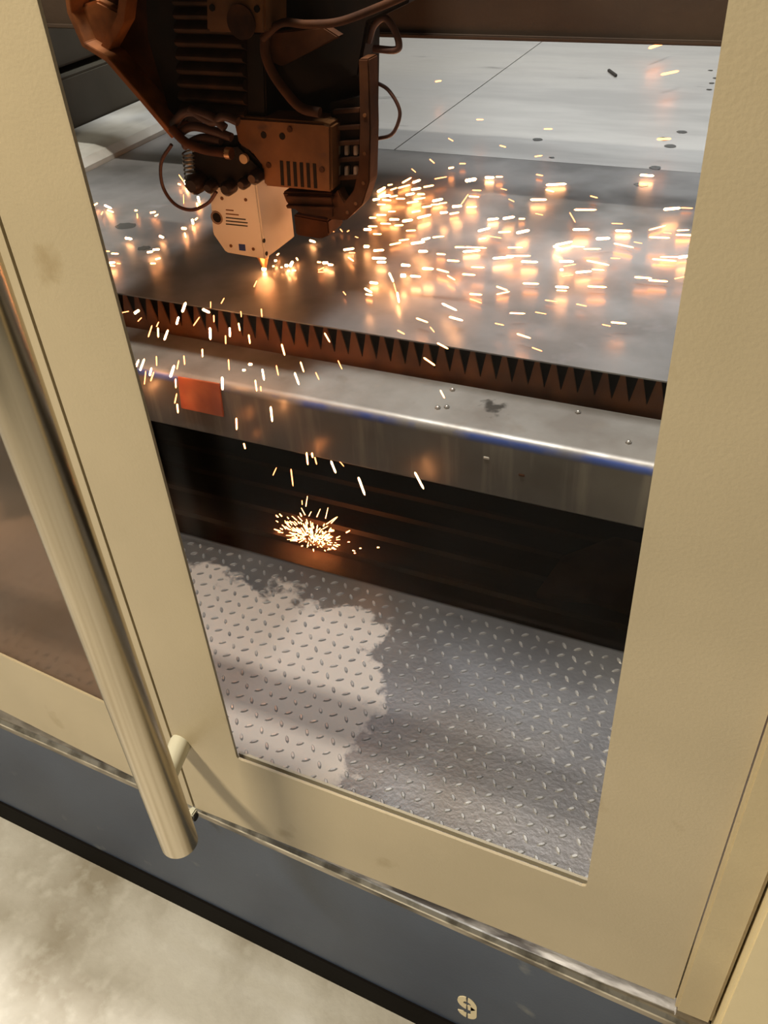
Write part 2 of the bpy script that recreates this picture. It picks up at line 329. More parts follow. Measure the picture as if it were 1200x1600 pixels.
# ------------------------------------------------------------------ scrap tray under the table
ZT = .409
r = root('scrap_tray', (-.4, 1.2, ZT), 'dark rusty scrap tray with long ridges under the cutting table', 'tray')
bm = bmesh.new(); box(bm, (-1.46, YP + .006, ZT - .01), (1.2, 2.6, ZT)); link('tray_floor', bm, TRAY, r)
proto = None
for k in range(14):
    y = YP + .05 + k * .085
    if proto is None:
        bm = bmesh.new(); prism(bm, [(-1.45, y, ZT), (-1.45, y + .006, ZT + .010), (-1.45, y + .016, ZT + .010), (-1.45, y + .022, ZT)], (2.64, 0, 0))
        proto = link('ridge', bm, TRAY, r); y0 = y
    else:
        q = proto.copy(); COL.objects.link(q); q.parent = r; q.location = (0, y - y0, 0)
bm = bmesh.new(); box(bm, (-1.48, YP, .30), (-1.46, 2.6, .84)); link('side_plate', bm, TRAY, r)
for i, (pts, ) in enumerate([([(838, 925), (880, 868), (960, 838), (1010, 850), (1010, 960), (930, 935)],)]):
    r2 = root('scrap_offcut', atz(930, 910, ZT + .02), 'rusty angular steel offcut lying at the right end of the scrap tray', 'scrap')
    bm = bmesh.new(); prism(bm, [atz(x, y, ZT + .030) for x, y in pts], (0, 0, -.019), .001); link('scrap_plate', bm, mat('scrap_rust', (.13, .060, .034), (.07, .030, .018), rough=.6, metal=.3, scale=10, bump=.3, bscale=30), r2)

# ------------------------------------------------------------------ table rail (rolled front lip), toothed slats, sheets
YR = .478                          # front face of the rail
zt = aty(600, 648, YR).z; zb = aty(600, 739, YR).z
r = root('table_rail', (-.3, YR, zb), 'galvanised steel rail with rounded blue-scuffed front edge below the toothed slat', 'rail')
bm = bmesh.new(); R0 = .014; YB = YR + .128
prof = [(YR + .004, zb), (YR, zb + .004)] + [(YR + R0 - R0 * math.cos(t), zt - R0 + R0 * math.sin(t)) for t in [math.radians(k * 15) for k in range(7)]] + [(YB, zt), (YB, zb)]
prism(bm, [Vector((-1.455, y, z)) for y, z in prof], (2.64, 0, 0))
rb = link('rail_body', bm, RAIL, r, True)
m = RAIL
nt = m.node_tree; N = nt.nodes; L = nt.links; bsdf = N['Principled BSDF']; src = bsdf.inputs['Base Color'].links[0].from_socket
tc = N.new('ShaderNodeTexCoord'); sx = N.new('ShaderNodeSeparateXYZ'); L.new(tc.outputs['Object'], sx.inputs[0])
def band(z0, z1, soft):
    a = N.new('ShaderNodeMapRange'); a.inputs[1].default_value = z0 - soft; a.inputs[2].default_value = z0; L.new(sx.outputs[2], a.inputs[0])
    b = N.new('ShaderNodeMapRange'); b.inputs[1].default_value = z1; b.inputs[2].default_value = z1 + soft; b.inputs[3].default_value = 1; b.inputs[4].default_value = 0; L.new(sx.outputs[2], b.inputs[0])
    c = N.new('ShaderNodeMath'); c.operation = 'MULTIPLY'; L.new(a.outputs[0], c.inputs[0]); L.new(b.outputs[0], c.inputs[1]); return c.outputs[0]
bz = band(zt - zb - .016, zt - zb - .007, .004)
nn = N.new('ShaderNodeTexNoise'); nn.inputs['Scale'].default_value = 7; nn.inputs['Detail'].default_value = 8; L.new(tc.outputs['Object'], nn.inputs[0])
nr = N.new('ShaderNodeMapRange'); nr.inputs[1].default_value = .44; nr.inputs[2].default_value = .56; L.new(nn.outputs[0], nr.inputs[0])
mu = N.new('ShaderNodeMath'); mu.operation = 'MULTIPLY'; L.new(bz, mu.inputs[0]); L.new(nr.outputs[0], mu.inputs[1])
x = N.new('ShaderNodeMix'); x.data_type = 'RGBA'; L.new(mu.outputs[0], x.inputs[0]); L.new(src, x.inputs[6]); x.inputs[7].default_value = (.07, .11, .33, 1)
# scorch star on the rail top
sc = aty(773, 637, 0); sc = atz(773, 637, zt)
vd = N.new('ShaderNodeVectorMath'); vd.operation = 'DISTANCE'; vd.inputs[1].default_value = (sc.x + .3, sc.y - YR, zt - zb); L.new(tc.outputs['Object'], vd.inputs[0])
n2 = N.new('ShaderNodeTexNoise'); n2.inputs['Scale'].default_value = 70; n2.inputs['Detail'].default_value = 6; L.new(tc.outputs['Object'], n2.inputs[0])
ad = N.new('ShaderNodeMath'); ad.operation = 'MULTIPLY_ADD'; ad.inputs[1].default_value = .075; L.new(n2.outputs[0], ad.inputs[0]); L.new(vd.outputs['Value'], ad.inputs[2])
sr = N.new('ShaderNodeMapRange'); sr.inputs[1].default_value = .046; sr.inputs[2].default_value = .060; sr.inputs[3].default_value = .9; sr.inputs[4].default_value = 0; L.new(ad.outputs[0], sr.inputs[0])
x2 = N.new('ShaderNodeMix'); x2.data_type = 'RGBA'; L.new(sr.outputs[0], x2.inputs[0]); L.new(x.outputs[2], x2.inputs[6]); x2.inputs[7].default_value = (.03, .025, .02, 1)
# vertical run marks on the front face
mp = N.new('ShaderNodeMapping'); mp.inputs['Scale'].default_value = (28, 1, 2.5); L.new(tc.outputs['Object'], mp.inputs[0])
n3 = N.new('ShaderNodeTexNoise'); n3.inputs['Scale'].default_value = 1.6; n3.inputs['Detail'].default_value = 5; L.new(mp.outputs[0], n3.inputs[0])
r3 = N.new('ShaderNodeMapRange'); r3.inputs[1].default_value = .5; r3.inputs[2].default_value = .72; r3.inputs[4].default_value = .6; L.new(n3.outputs[0], r3.inputs[0])
fm = N.new('ShaderNodeMath'); fm.operation = 'MULTIPLY'; L.new(band(-1, zt - zb - .02, .006), fm.inputs[0]); L.new(r3.outputs[0], fm.inputs[1])
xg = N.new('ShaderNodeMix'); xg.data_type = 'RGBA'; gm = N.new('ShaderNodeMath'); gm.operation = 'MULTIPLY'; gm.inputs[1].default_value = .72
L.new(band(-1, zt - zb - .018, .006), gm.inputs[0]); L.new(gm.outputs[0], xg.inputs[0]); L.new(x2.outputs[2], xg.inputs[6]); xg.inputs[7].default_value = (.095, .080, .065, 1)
x3 = N.new('ShaderNodeMix'); x3.data_type = 'RGBA'; L.new(fm.outputs[0], x3.inputs[0]); L.new(xg.outputs[2], x3.inputs[6]); x3.inputs[7].default_value = (.26, .225, .18, 1)
L.new(x3.outputs[2], bsdf.inputs['Base Color'])
BOLT = mat('bolt_steel', (.38, .35, .31), rough=.4, metal=.8)
bp = None
for (bx_, by_) in ((684, 638), (698, 637), (707, 610), (903, 645), (982, 692)):
    c = atz(bx_, by_, zt)
    if bp is None:
        bm = bmesh.new(); tube(bm, [c, c + Vector((0, 0, .003))], .0048, 6); ball(bm, c + Vector((0, 0, .003)), .0035, (1, 1, .6))
        bp = link('bolt', bm, BOLT, r); c0 = c
    else:
        q = bp.copy(); COL.objects.link(q); q.parent = r; q.location = c - c0
for nm, (bx_, by_) in (('flake', (760, 716)), ('flake', (815, 743))):
    c = aty(bx_, by_, YR); bm = bmesh.new(); box(bm, c + Vector((-.005, -.001, -.002)), c + Vector((.005, .001, .003)), .0008); link('paint_chip', bm, mat('chip', (.62, .58, .5), rough=.6) if bx_ == 760 else GLOWCAST, r)
cs = [aty(x, y, YR - .003) for x, y in ((277, 589), (342, 600), (349, 652), (283, 638))]
bm = bmesh.new(); prism(bm, cs, (0, .0035, 0), .0006); q = link('reflector', bm, TAPE, r); q['label'] = 'square orange reflector plate'

ZS = 1.08; YS = .606
# frontmost slat: triangles just under the sheet edge
def slat(y, z_top, z_low, x0, x1, p):
    bm = bmesh.new(); n = int((x1 - x0) / p); top = []
    for k in range(n):
        x = x0 + k * p
        top += [(x, z_top - .056), (x + p * .42, z_top), (x + p * .50, z_top)]
        top += [(x + p * .96, z_top - .056)]
    top.append((x0 + n * p, z_top - .056))
    A = [bm.verts.new((x, y, z)) for x, z in top]; B = [bm.verts.new((x, y, z_low)) for x, z in top]
    for k in range(len(top) - 1): bm.faces.new((B[k], B[k + 1], A[k + 1], A[k]))
    g = bmesh.ops.extrude_face_region(bm, geom=bm.faces[:])
    for v in g['geom']:
        if isinstance(v, bmesh.types.BMVert): v.co.y += .003
    return bm
s0 = link('support_slat', slat(YS + .012, ZS - .0025, ZS - .15, -1.45, 1.15, .0275), RUST)
tag(s0, 'rusty toothed support slat under the front edge of the steel sheet', 'slat', kind='thing')
bm = bmesh.new(); box(bm, (-1.37, YS + .045, ZS - .24), (1.15, YS + .05, ZS - .006)); tag(link('slat_shade_plate', bm, DARK), 'black crossmember standing in for the shade behind the toothed slats', 'backing', kind='thing')  # black plate added as the darkness seen between the teeth
YF = 1.545
XE = -1.385
bm = bmesh.new(); prism(bm, [Vector((XE, YS - .002, ZS)), Vector((1.1, YS - .012, ZS)), Vector((1.1, YF + .012, ZS)), Vector((XE, YF + .002, ZS))], (0, 0, -.0025))
tag(link('steel_sheet', bm, SHEET), 'near grey mill steel sheet being cut under the laser head', 'metal sheet', kind='thing')
jx = atz(631, 222, ZS).x; jx2 = atz(829, 81, ZS).x
print('joint', jx, jx2)
bm = bmesh.new(); prism(bm, [Vector((XE, YF + .0035, ZS - .0006)), Vector((jx, YF + .009, ZS - .0006)), Vector((jx2, 4.3, ZS)), Vector((XE, 4.3, ZS))], (0, 0, -.0025))
tag(link('steel_sheet', bm, FARSH), 'far pale steel sheet lying left of the long joint line', 'metal sheet', kind='thing')
bm = bmesh.new(); prism(bm, [Vector((jx + .003, YF + .009, ZS - .0006)), Vector((1.1, YF + .0135, ZS - .0006)), Vector((1.1, 4.3, ZS - .0006)), Vector((jx2 + .003, 4.3, ZS - .0006))], (0, 0, -.0025))
tag(link('steel_sheet', bm, FARSH), 'far pale steel sheet with round oil spots right of the long joint line', 'metal sheet', kind='thing')
bm = bmesh.new(); box(bm, (XE + .01, YS + .45, ZS - .12), (1.15, 4.3, ZS - .004)); tag(link('table_bed', bm, DARK), 'black table bed supporting the far sheets', 'table', kind='thing')
# oil spots (thin dried drops) on the sheets
OIL = mat('oil_spot', (.10, .10, .095), rough=.25, metal=.5)
spots = [(1037, 217, 9), (1047, 228, 9), (1065, 206, 8), (1024, 262, 9), (1002, 289, 10), (1110, 110, 5), (1118, 122, 5), (1112, 130, 5), (1108, 140, 5), (937, 118, 0), (840, 218, 8), (196, 353, 14), (225, 388, 9), (862, 246, 4)]
OL = {(1037, 217): 'dark oil spot on far sheet, second from front of the three in a slanting row', (1047, 228): 'dark oil spot on far sheet, close beside the slanting row',
      (1065, 206): 'dark oil spot on far sheet, rearmost of the slanting row', (1024, 262): 'dark oil spot right at the back edge of the near sheet', (1002, 289): 'dark oil spot on the near sheet just before its back edge',
      (1110, 110): 'tiny oil spot by the right door stile, rearmost of four', (1118, 122): 'tiny oil spot by the right door stile, second of four from the back',
      (1112, 130): 'tiny oil spot by the right door stile, third of four from the back', (1108, 140): 'tiny oil spot by the right door stile, frontmost of four',
      (840, 218): 'faint oil spot alone in the middle of the far right sheet', (862, 246): 'tiny oil spot on the shadow line between the sheets',
      (196, 353): 'large dark blotch on the near sheet left of the white sensor box', (225, 388): 'smaller dark blotch on the near sheet left of the nozzle'}
k = 0
for (x, y, s) in spots:
    if not s: continue
    c = atz(x, y, ZS); bm = bmesh.new(); rr = s * .0016
    pts = [c + Vector((math.cos(t) * rr * random.uniform(.85, 1.15), math.sin(t) * rr * random.uniform(.7, 1.0), 0.0001)) for t in [i * math.pi / 7 for i in range(14)]]
    prism(bm, pts, (0, 0, .0004)); k += 1
    tag(link('oil_spot', bm, OIL), OL[(x, y)], 'oil spot', 'oil spots on the sheets', 'thing')
c = atz(955, 116, ZS); bm = bmesh.new(); d = atz(961, 120, ZS) - atz(949, 111, ZS)
prism(bm, [c - d / 2, c + d / 2, c + d / 2 + Vector((.004, .010, 0)), c - d / 2 + Vector((.004, .010, 0))], (0, 0, .006)); tag(link('metal_sliver', bm, DARK), 'small black metal sliver on the far pale sheet', 'scrap', kind='thing')

# ------------------------------------------------------------------ left ledge and drive housing
r = root('side_ledge', (-1.6, 1.5, ZS), 'grey steel side ledge with rolled edge left of the sheets', 'ledge')
bm = bmesh.new()
prof = [(XE - .002, ZS - .10), (XE - .002, ZS + .012), (XE - .016, ZS + .030), (XE - .05, ZS + .038), (XE - .195, ZS + .042), (XE - .195, ZS - .10)]
prism(bm, [Vector((x, .62, z)) for x, z in prof], (0, 3.7, 0)); link('ledge_body', bm, LEDGE, r)
r = root('drive_housing', (-1.9, 1.5, ZS), 'dark olive drive housing box left of the side ledge', 'housing')
bm = bmesh.new(); box(bm, (XE - .62, .40, ZS - .1), (XE - .20, 4.3, ZS + .17), .006); link('housing_body', bm, WALLM, r)
bm = bmesh.new(); box(bm, (XE - .60, .40, ZS + .185), (XE - .24, 4.3, ZS + .60), .006); link('housing_cover', bm, WALLM, r)

# ------------------------------------------------------------------ gantry beam
YG = 1.20; zg = aty(880, 66, YG).z
r = root('gantry_beam', (-.3, YG, zg), 'dark brown gantry beam crossing above the sheets', 'beam')
bm = bmesh.new(); box(bm, (-1.55, YG, zg), (1.15, YG + .20, zg + .34), .006); link('beam_body', bm, BEAM, r)
bm = bmesh.new(); box(bm, (-1.55, YG - .012, zg + .002), (1.15, YG, zg + .010), .002); link('lower_flange', bm, BEAM, r)

# ------------------------------------------------------------------ laser cutting head (one thing)
nz = atz(414, 424, ZS); print('nozzle', nz, 'beam z', zg)
Hd = root('laser_cutting_head', (nz.x, nz.y, ZS + .01), 'glow-tinted laser cutting head with white sensor box throwing sparks', 'cutting head')
def PP(pts, y): return [aty(a, b, y) for a, b in pts]
def pris(name, pts, y, dep, m, bev=.002, parent=Hd, sm=False):
    bm = bmesh.new(); prism(bm, PP(pts, y), (0, dep, 0), bev); return link(name, bm, m, parent, sm)
yf = nz.y - .055
c_low = aty(415, 406, yf); yb = atz(463, 371, c_low.z).y
print('sensor depth', yb - yf, 'z', c_low.z)
front = [(330, 290), (327, 300), (332, 366), (352, 395), (415, 406), (398, 275)]
sb = pris('sensor_box', front, yf, yb - yf, WHITE, .003); sb['label'] = 'white sensor box lit orange by the sparks'
# details on the sensor box
def disk(name, px, py, y, rad, m, parent, th=.002, n=20):
    c = aty(px, py, y); bm = bmesh.new(); tube(bm, [c + Vector((0, 0, 0)), c + Vector((0, -th, 0))], rad, n); return link(name, bm, m, parent)
disk('lens_port', 339, 340, yf, .0125, mat('port_rim', (.25, .16, .1), rough=.4), sb)
disk('lens', 339, 340, yf - .002, .009, BLACK, sb, .0006)
for (a, b) in ((347, 310), (384, 312), (361, 384), (396, 389)): disk('screw', a, b, yf, .0032, BRONZE, sb, .0012, 8)
for k, (a, b, c_) in enumerate(((353, 327, 12), (353, 333, 20), (353, 339, 31), (353, 344, 34), (353, 349, 34))):
    p = PP([(a, b), (a + c_, b + c_ * .1), (a + c_, b + c_ * .1 + 1.8), (a, b + 1.8)], yf); bm = bmesh.new(); prism(bm, p, (0, -.0004, 0)); link('print_line', bm, BRONZE if k < 2 else INK, sb)
bm = bmesh.new(); prism(bm, PP([(373, 381), (383, 382), (384, 392), (374, 391)], yf), (0, -.0006, 0)); link('blue_sticker', bm, INKB, sb)
for (a, b) in ((412, 376), (416, 396)):
    c = atx(a, b, c_low.x); bm = bmesh.new(); tube(bm, [c, c + Vector((.0015, 0, 0))], .004, 12); link('side_screw', bm, BLACK, sb)
# nozzle
bm = bmesh.new(); zz = c_low.z
tube(bm, [(nz.x, nz.y, zz + .01), (nz.x, nz.y, zz - .004), (nz.x, nz.y, zz - .010), (nz.x, nz.y, ZS + .006)], [.020, .020, .015, .004], 20); link('nozzle', bm, COPPER, Hd, True)
bm = bmesh.new(); ball(bm, (nz.x, nz.y - .002, ZS + .006), .0048); q = link('cutting_arc', bm, emit('arc', (1, .5, .2), 30), Hd)
# mounting neck above the sensor
pris('neck', [(300, 250), (405, 245), (405, 290), (320, 300)], yf + .02, .09, BLACK)
# right cover plate in bronze with slots
yc = yf - .012
cv = pris('cover_plate', [(362, 182), (505, 192), (517, 196), (518, 301), (412, 291), (410, 262), (392, 238), (372, 226)], yc, .13, BRONZE, .004); cv['label'] = 'bronze brown vented cover plate'
for (a, b) in ((412, 211), (441, 213)): disk('hole', a, b, yc, .0055, BLACK, cv, .0008, 14)
for (a, b) in ((420, 258), (503, 265), (453, 202)): disk('cover_screw', a, b, yc, .005, GLOWCAST, cv, .0018, 8)
for k in range(6):
    a = 437 + k * 10.3; pris('vent_slot', [(a, 251 + k * .9), (a + 5, 251.5 + k * .9), (a + 7, 290 + k * .9), (a + 2, 289.5 + k * .9)], yc - .0006, .002, BLACK, 0, cv)
pris('lower_bracket', [(440, 300), (520, 302), (522, 342), (468, 334), (447, 318)], yc + .01, .10, GLOWCAST, .003)
for k in range(2): pris('bracket_fin', [(446, 306 + k * 15), (518, 309 + k * 15), (518, 314 + k * 15), (448, 311 + k * 15)], yc + .002, .012, GLOWCAST, .001)
pris('rear_motor_block', [(458, 335), (512, 345), (514, 368), (500, 374), (462, 368)], yc + .06, .06, GLOWCAST, .003)
# dark body and side guard with rounded foot
gd = pris('side_body', [(405, -60), (572, -60), (574, 60), (572, 280), (560, 306), (520, 316), (410, 250)], yc + .055, .05, BLACK, .004)
rim = [(576, 92), (579, 200), (577, 285), (566, 320), (540, 345), (515, 343), (500, 335), (516, 312), (528, 296), (538, 316), (552, 298), (560, 262), (562, 200), (560, 92)]
g2 = pris('side_guard', rim, yc + .012, .034, GLOWCAST, .002); g2['label'] = 'rusty curved side guard rim'
pris('guard_back', [(516, 160), (563, 150), (562, 262), (552, 298), (538, 316), (522, 296)], yc + .034, .022, BLACK, .001)
for j, (yy, hh) in enumerate(((228, 15), (260, 15))):
    for i in range(3):
        a = 524 + i * 14; pris('chain_link', [(a, yy), (a + 6, yy - 1), (a + 6, yy + hh), (a, yy + hh)], yc + .028, .008, mat('link_grey', (.28, .22, .17), rough=.5, metal=.3) if (i == 0 and j == 0) else bpy.data.materials['link_grey'], .001, g2)
for yy in (172, 198, 222, 248, 276): pris('chain_bar', [(520, yy), (562, yy - 3), (562, yy + 4), (520, yy + 7)], yc + .026, .010, GLOWCAST, .001, g2)
for (a, b) in ((543, 332), (556, 318), (568, 286), (570, 240), (570, 180)): disk('rivet', a, b, yc + .012, .003, BRONZE, g2, .0015, 8)
# centre bellows
bl = pris('bellows', [(282, -60), (384, -60), (388, 180), (296, 180)], yc + .02, .11, BELL, .004)
for k in range(10):
    y0 = -40 + k * 21.5; xo = k * 1.3
    bm = bmesh.new(); A = PP([(276 + xo, y0), (383 + xo * .5, y0 + 4)], yc + .022)
    pts = []
    for t, d in ((0, 0), (.35, -.020), (.5, -.022), (.65, -.020), (1, 0)):
        p = A[0] + Vector((0, d, -.030 * t)); pts.append(p)
    prism(bm, pts, Vector((A[1].x - A[0].x, 0, 0)), 0); link('bellows_fold', bm, BELL, bl, True)
# top block in front of bellows
tb = pris('motor_block', [(320, -60), (412, -60), (414, 52), (322, 50)], yc - .055, .07, BRONZE, .004)
disk('boss', 378, 34, yc - .055, .024, GLOWCAST, tb, .004, 28)
for (a, b) in ((332, 12), (402, 14)): disk('block_screw', a, b, yc - .055, .005, BLACK, tb, .002, 8)
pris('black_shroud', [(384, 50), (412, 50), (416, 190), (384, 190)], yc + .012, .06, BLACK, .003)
# left triangular bracket, flange rim coloured orange as if lit from below
lb = pris('left_bracket', [(60, -60), (290, -60), (292, 205), (272, 214), (168, 92), (132, 68), (112, 18)], yc + .035, .08, GLOWCAST, .003)
def ribbon(name, P, y, wid, dep, m, parent):
    bm = bmesh.new(); C_ = PP(P, y)
    out = []; inn = []
    for i, p in enumerate(C_):
        t = (C_[min(i + 1, len(C_) - 1)] - C_[max(i - 1, 0)]).normalized(); n = Vector((-t.z, 0, t.x))
        out.append(p + n * wid / 2); inn.append(p - n * wid / 2)
    prism(bm, out + inn[::-1], (0, dep, 0), .001); return link(name, bm, m, parent)
RIM = mat('glow_tinted_rim', (.40, .13, .030), (.15, .048, .012), rough=.65, scale=18, bump=.2, bscale=80)  # orange spark light put into the rim colour
ribbon('flange', [(100, -40), (108, 20), (130, 70), (166, 92), (218, 152), (270, 214)], yc - .015, .010, .06, RIM, lb)
ribbon('inner_flange', [(196, -40), (188, 30), (162, 78)], yc + .005, .016, .032, RIM, lb)
pris('gusset', [(108, 14), (150, 0), (190, 20), (182, 58), (160, 82), (134, 70)], yc + .015, .022, RIM, .004, lb)
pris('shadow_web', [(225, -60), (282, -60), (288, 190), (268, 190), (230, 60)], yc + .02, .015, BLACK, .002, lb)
# hoses and fittings
def hose(name, P, y, rad, m=HOSE, parent=Hd, ys=None):
    pts = [aty(a, b, y if ys is None else ys[i]) for i, (a, b) in enumerate(P)]
    bm = bmesh.new(); tube(bm, smoothpath(pts), rad, 10); return link(name, bm, m, parent, True)
q = hose('thin_hose', [(268, 226), (252, 254), (254, 290), (272, 318), (298, 328), (324, 318), (338, 300)], yc - .02, .0032); q['label'] = 'thin reddish hose looping left of the head'
hose('thin_hose', [(586, 128), (606, 140), (622, 165), (624, 185), (612, 210), (588, 217)], yc + .06, .0030)
hose('thick_hose', [(575, 66), (584, 40), (600, 28), (614, 42), (623, 66), (618, 78), (584, 76)], yc + .05, .0055)
hose('thick_hose', [(416, 50), (414, 80), (424, 110), (444, 140), (470, 168), (500, 176)], yc - .005, .008, GLOWCAST)
hose('thick_hose', [(640, -10), (590, 12), (530, 34), (480, 38), (440, 36), (410, 60)], yc - .03, .006, GLOWCAST)
pris('hose_guard_plate', [(412, 52), (505, 42), (530, 58), (440, 104), (420, 96)], yc + .004, .02, GLOWCAST, .002)
hose('ribbed_hose', [(268, 200), (290, 222), (320, 234), (354, 239)], yc - .022, .008, GLOWCAST)
for P in ([(270, 195), (290, 175), (325, 180), (352, 200)], [(275, 212), (300, 198), (335, 205), (362, 215)], [(288, 228), (315, 216), (345, 220)], [(296, 170), (330, 190), (350, 182), (372, 190)]):
    hose('bundled_hose', P, yc - .010, .0075, mat('bundle', (.075, .032, .018), rough=.55) if 'bundle' not in bpy.data.materials else bpy.data.materials['bundle'])
bm = bmesh.new(); tube(bm, PP([(354, 239), (362, 240)], yc - .02), .010, 14); link('hose_clamp', bm, COPPER, Hd, True)
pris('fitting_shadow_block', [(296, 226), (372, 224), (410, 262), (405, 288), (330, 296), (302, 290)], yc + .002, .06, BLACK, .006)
for (a, b, s) in ((306, 287, .018), (328, 292, .011), (356, 294, .013), (380, 287, .010), (398, 277, .012)):
    c = aty(a, b, yc - .012); bm = bmesh.new(); tube(bm, [c + Vector((0, -s * .9, 0)), c + Vector((0, -s * .4, 0)), c + Vector((0, s, 0))], [s * .6, s, s], 14)
    link('fitting', bm, mat('fitting_black', (.05, .028, .018), rough=.3, metal=.5) if 'fitting_black' not in bpy.data.materials else bpy.data.materials['fitting_black'], Hd, True)
disk('brass_knob', 383, 247, yc - .022, .008, mat('brass', (.6, .42, .25), rough=.35, metal=.7), Hd, .006)
# coil spring
A = aty(294, 236, yc + .0); B = aty(299, 292, yc + .0); bm = bmesh.new(); pts = []
for i in range(9 * 12 + 1):
    t = i / (9 * 12); a = i / 12 * 2 * math.pi; pts.append(A.lerp(B, t) + Vector((math.cos(a) * .0105, math.sin(a) * .0105, 0)))
tube(bm, pts, .0016, 6); link('coil_spring', bm, BOLT, Hd, True)
bm = bmesh.new(); box(bm, (-.805, .47, 1.69), (-.425, 1.19, 1.94), .004); link('shade_block', bm, BLACK, Hd)  # unseen block added above the head to shade the near sheet
# protruding dark edge plate at the upper right of the head
pris('upper_arm', [(405, -60), (660, -60), (640, 4), (575, 36), (560, 120), (470, 150), (408, 60)], yc + .035, .04, BLACK, .004)
# warm light given off by the cut and its spark jet
glow('arc_light', (nz.x + .01, nz.y - .02, ZS + .014), .14, (1, .40, .14), .02)
glow('jet_light', atz(660, 330, ZS + .10), .35, (1, .38, .13), .10)
glow('fall_light', (nz.x + .03, nz.y - .22, ZS + .12), .6, (1, .40, .15), .10)

# ------------------------------------------------------------------ sparks
def seg(px, py, L, ang, place, wpx):
    a = math.radians(ang); dx, dy = math.cos(a) * L / 2, math.sin(a) * L / 2
    return place(px - dx, py - dy), place(px + dx, py + dy), wpx
unit = bmesh.new(); tube(unit, [(-.5, 0, 0), (-.42, 0, 0), (.38, 0, 0), (.5, 0, 0)], [.45, 1, .9, .3], 6)
ume = bpy.data.meshes.new('spark'); unit.to_mesh(ume); unit.free()
UM = []
for m in SPK:
    q = ume.copy(); q.materials.append(m); UM.append(q)
def spark(A, B, wpx, label, group, k=None):
    mid = (A + B) / 2; d = B - A; dist = (mid - OFF).length
    rad = max(.0007, wpx * .5 * dist / F)
    if k is None: k = 0 if wpx > 2.8 else (1 if wpx > 1.9 else 2)
    o = bpy.data.objects.new('spark', UM[k]); COL.objects.link(o)
    o.location = mid; o.rotation_euler = d.to_track_quat('X', 'Z').to_euler(); o.scale = (max(d.length, .004), rad, rad)
    tag(o, label, 'spark', group, 'thing')
Z3 = [(880,131,50,-18,9),(917,210,52,-12,8),(900,401,40,-2,8),(851,506,40,3,8),(589,532,58,-3,8),(571,550,25,15,5),(538,576,46,0,8),(541,505,20,10,4),(538,450,22,-8,4),(566,372,24,0,4),(369,345,20,0,4),(435,422,18,15,4),(285,403,16,30,3),(249,234,18,-8,5),(231,465,18,40,4),(319,472,18,0,4),(286,484,16,-10,6),(178,492,16,40,3),(256,513,36,-10,4),(343,519,32,-10,12),(397,512,26,0,9),(425,510,20,0,5),(438,546,18,15,3),(460,578,18,25,3),(698,568,22,15,4),(673,605,64,0,7),(636,627,32,60,4),(661,662,48,0,8),(765,645,32,2,3),(783,666,46,2,8),(780,678,36,-8,4),(923,602,48,-5,9),(966,600,34,2,4),(881,657,50,-15,5),(887,685,60,2,6),(955,664,36,-2,5),(960,678,52,2,7),(910,672,24,5,3),(724,688,40,-3,10),(784,708,58,12,6),(825,700,24,10,2),(935,741,92,0,5),(961,740,40,-8,10),(901,750,70,5,6),(840,801,50,4,7),(883,810,56,4,7),(945,801,30,-12,4),(707,827,55,3,7),(709,758,66,12,7),(710,778,36,4,5),(668,784,46,-5,8),(622,795,34,-8,3),(618,754,42,2,9),(605,778,10,0,8),(628,765,36,-10,4),(693,718,50,0,5),(651,711,40,2,6),(611,702,50,-12,8),(595,715,30,20,8),(760,745,28,2,3),(606,828,38,3,8),(605,838,30,3,5),(575,868,36,8,4),(662,880,30,12,4),(516,818,46,2,7),(512,755,48,2,8),(480,738,70,0,7),(471,714,44,0,6),(436,743,60,-4,8),(440,669,36,-3,7),(452,628,34,-10,9),(407,632,32,-6,8),(413,684,36,8,4),(490,631,18,0,6),(540,618,22,12,3),(493,668,38,-12,10),(381,662,36,-15,8),(377,688,22,-8,5),(345,597,30,-4,6),(303,595,28,-5,9),(325,575,36,-55,4),(352,567,30,4,6),(360,549,26,2,4),(295,615,28,-10,7),(265,613,22,-4,8),(312,713,30,0,6),(357,714,62,2,6),(345,724,50,-5,8),(292,752,36,4,7),(257,733,26,4,6),(205,725,26,0,9),(219,775,32,2,9),(262,781,36,15,7),(286,801,26,30,5),(337,792,38,4,7),(363,771,38,2,6),(357,849,36,4,7),(357,868,36,20,4),(433,832,34,20,6),(436,845,38,-12,5),(183,797,30,4,8),(155,765,26,5,10),(148,795,16,0,14),(113,800,28,65,8),(124,830,26,75,4),(133,858,30,80,8),(47,838,24,30,8),(49,850,20,10,7),(63,816,24,5,9),(78,745,40,2,9),(85,756,26,0,8),(77,722,30,-4,8),(42,711,16,0,10),(213,689,26,-15,8),(249,683,34,-6,6),(190,700,40,-8,9),(125,703,34,-12,6),(150,692,30,-8,6),(73,675,24,2,6),(45,662,22,0,9),(60,653,26,0,6),(122,633,28,0,8),(160,636,30,-8,9),(208,624,40,-14,8),(185,610,26,-10,7),(216,596,28,-8,7),(247,577,30,-12,9),(262,586,24,-8,5),(240,590,26,-4,5),(199,560,22,0,7),(221,537,30,-10,6),(185,545,28,-10,8),(186,523,24,-20,8),(158,520,30,-30,6),(150,538,36,-15,6),(168,560,26,-10,8),(195,573,34,-10,6),(175,583,34,-8,7),(140,573,26,0,6),(120,566,24,-10,6),(95,565,32,-8,9),(85,547,26,-30,9),(100,577,26,5,7),(70,575,20,-10,8),(85,590,24,0,5),(120,545,20,-20,5),(110,533,14,-10,5),(115,610,22,0,5),(85,620,28,0,7),(60,628,20,0,6),(170,665,28,-3,6),(135,650,26,-3,6),(97,645,30,2,6)]
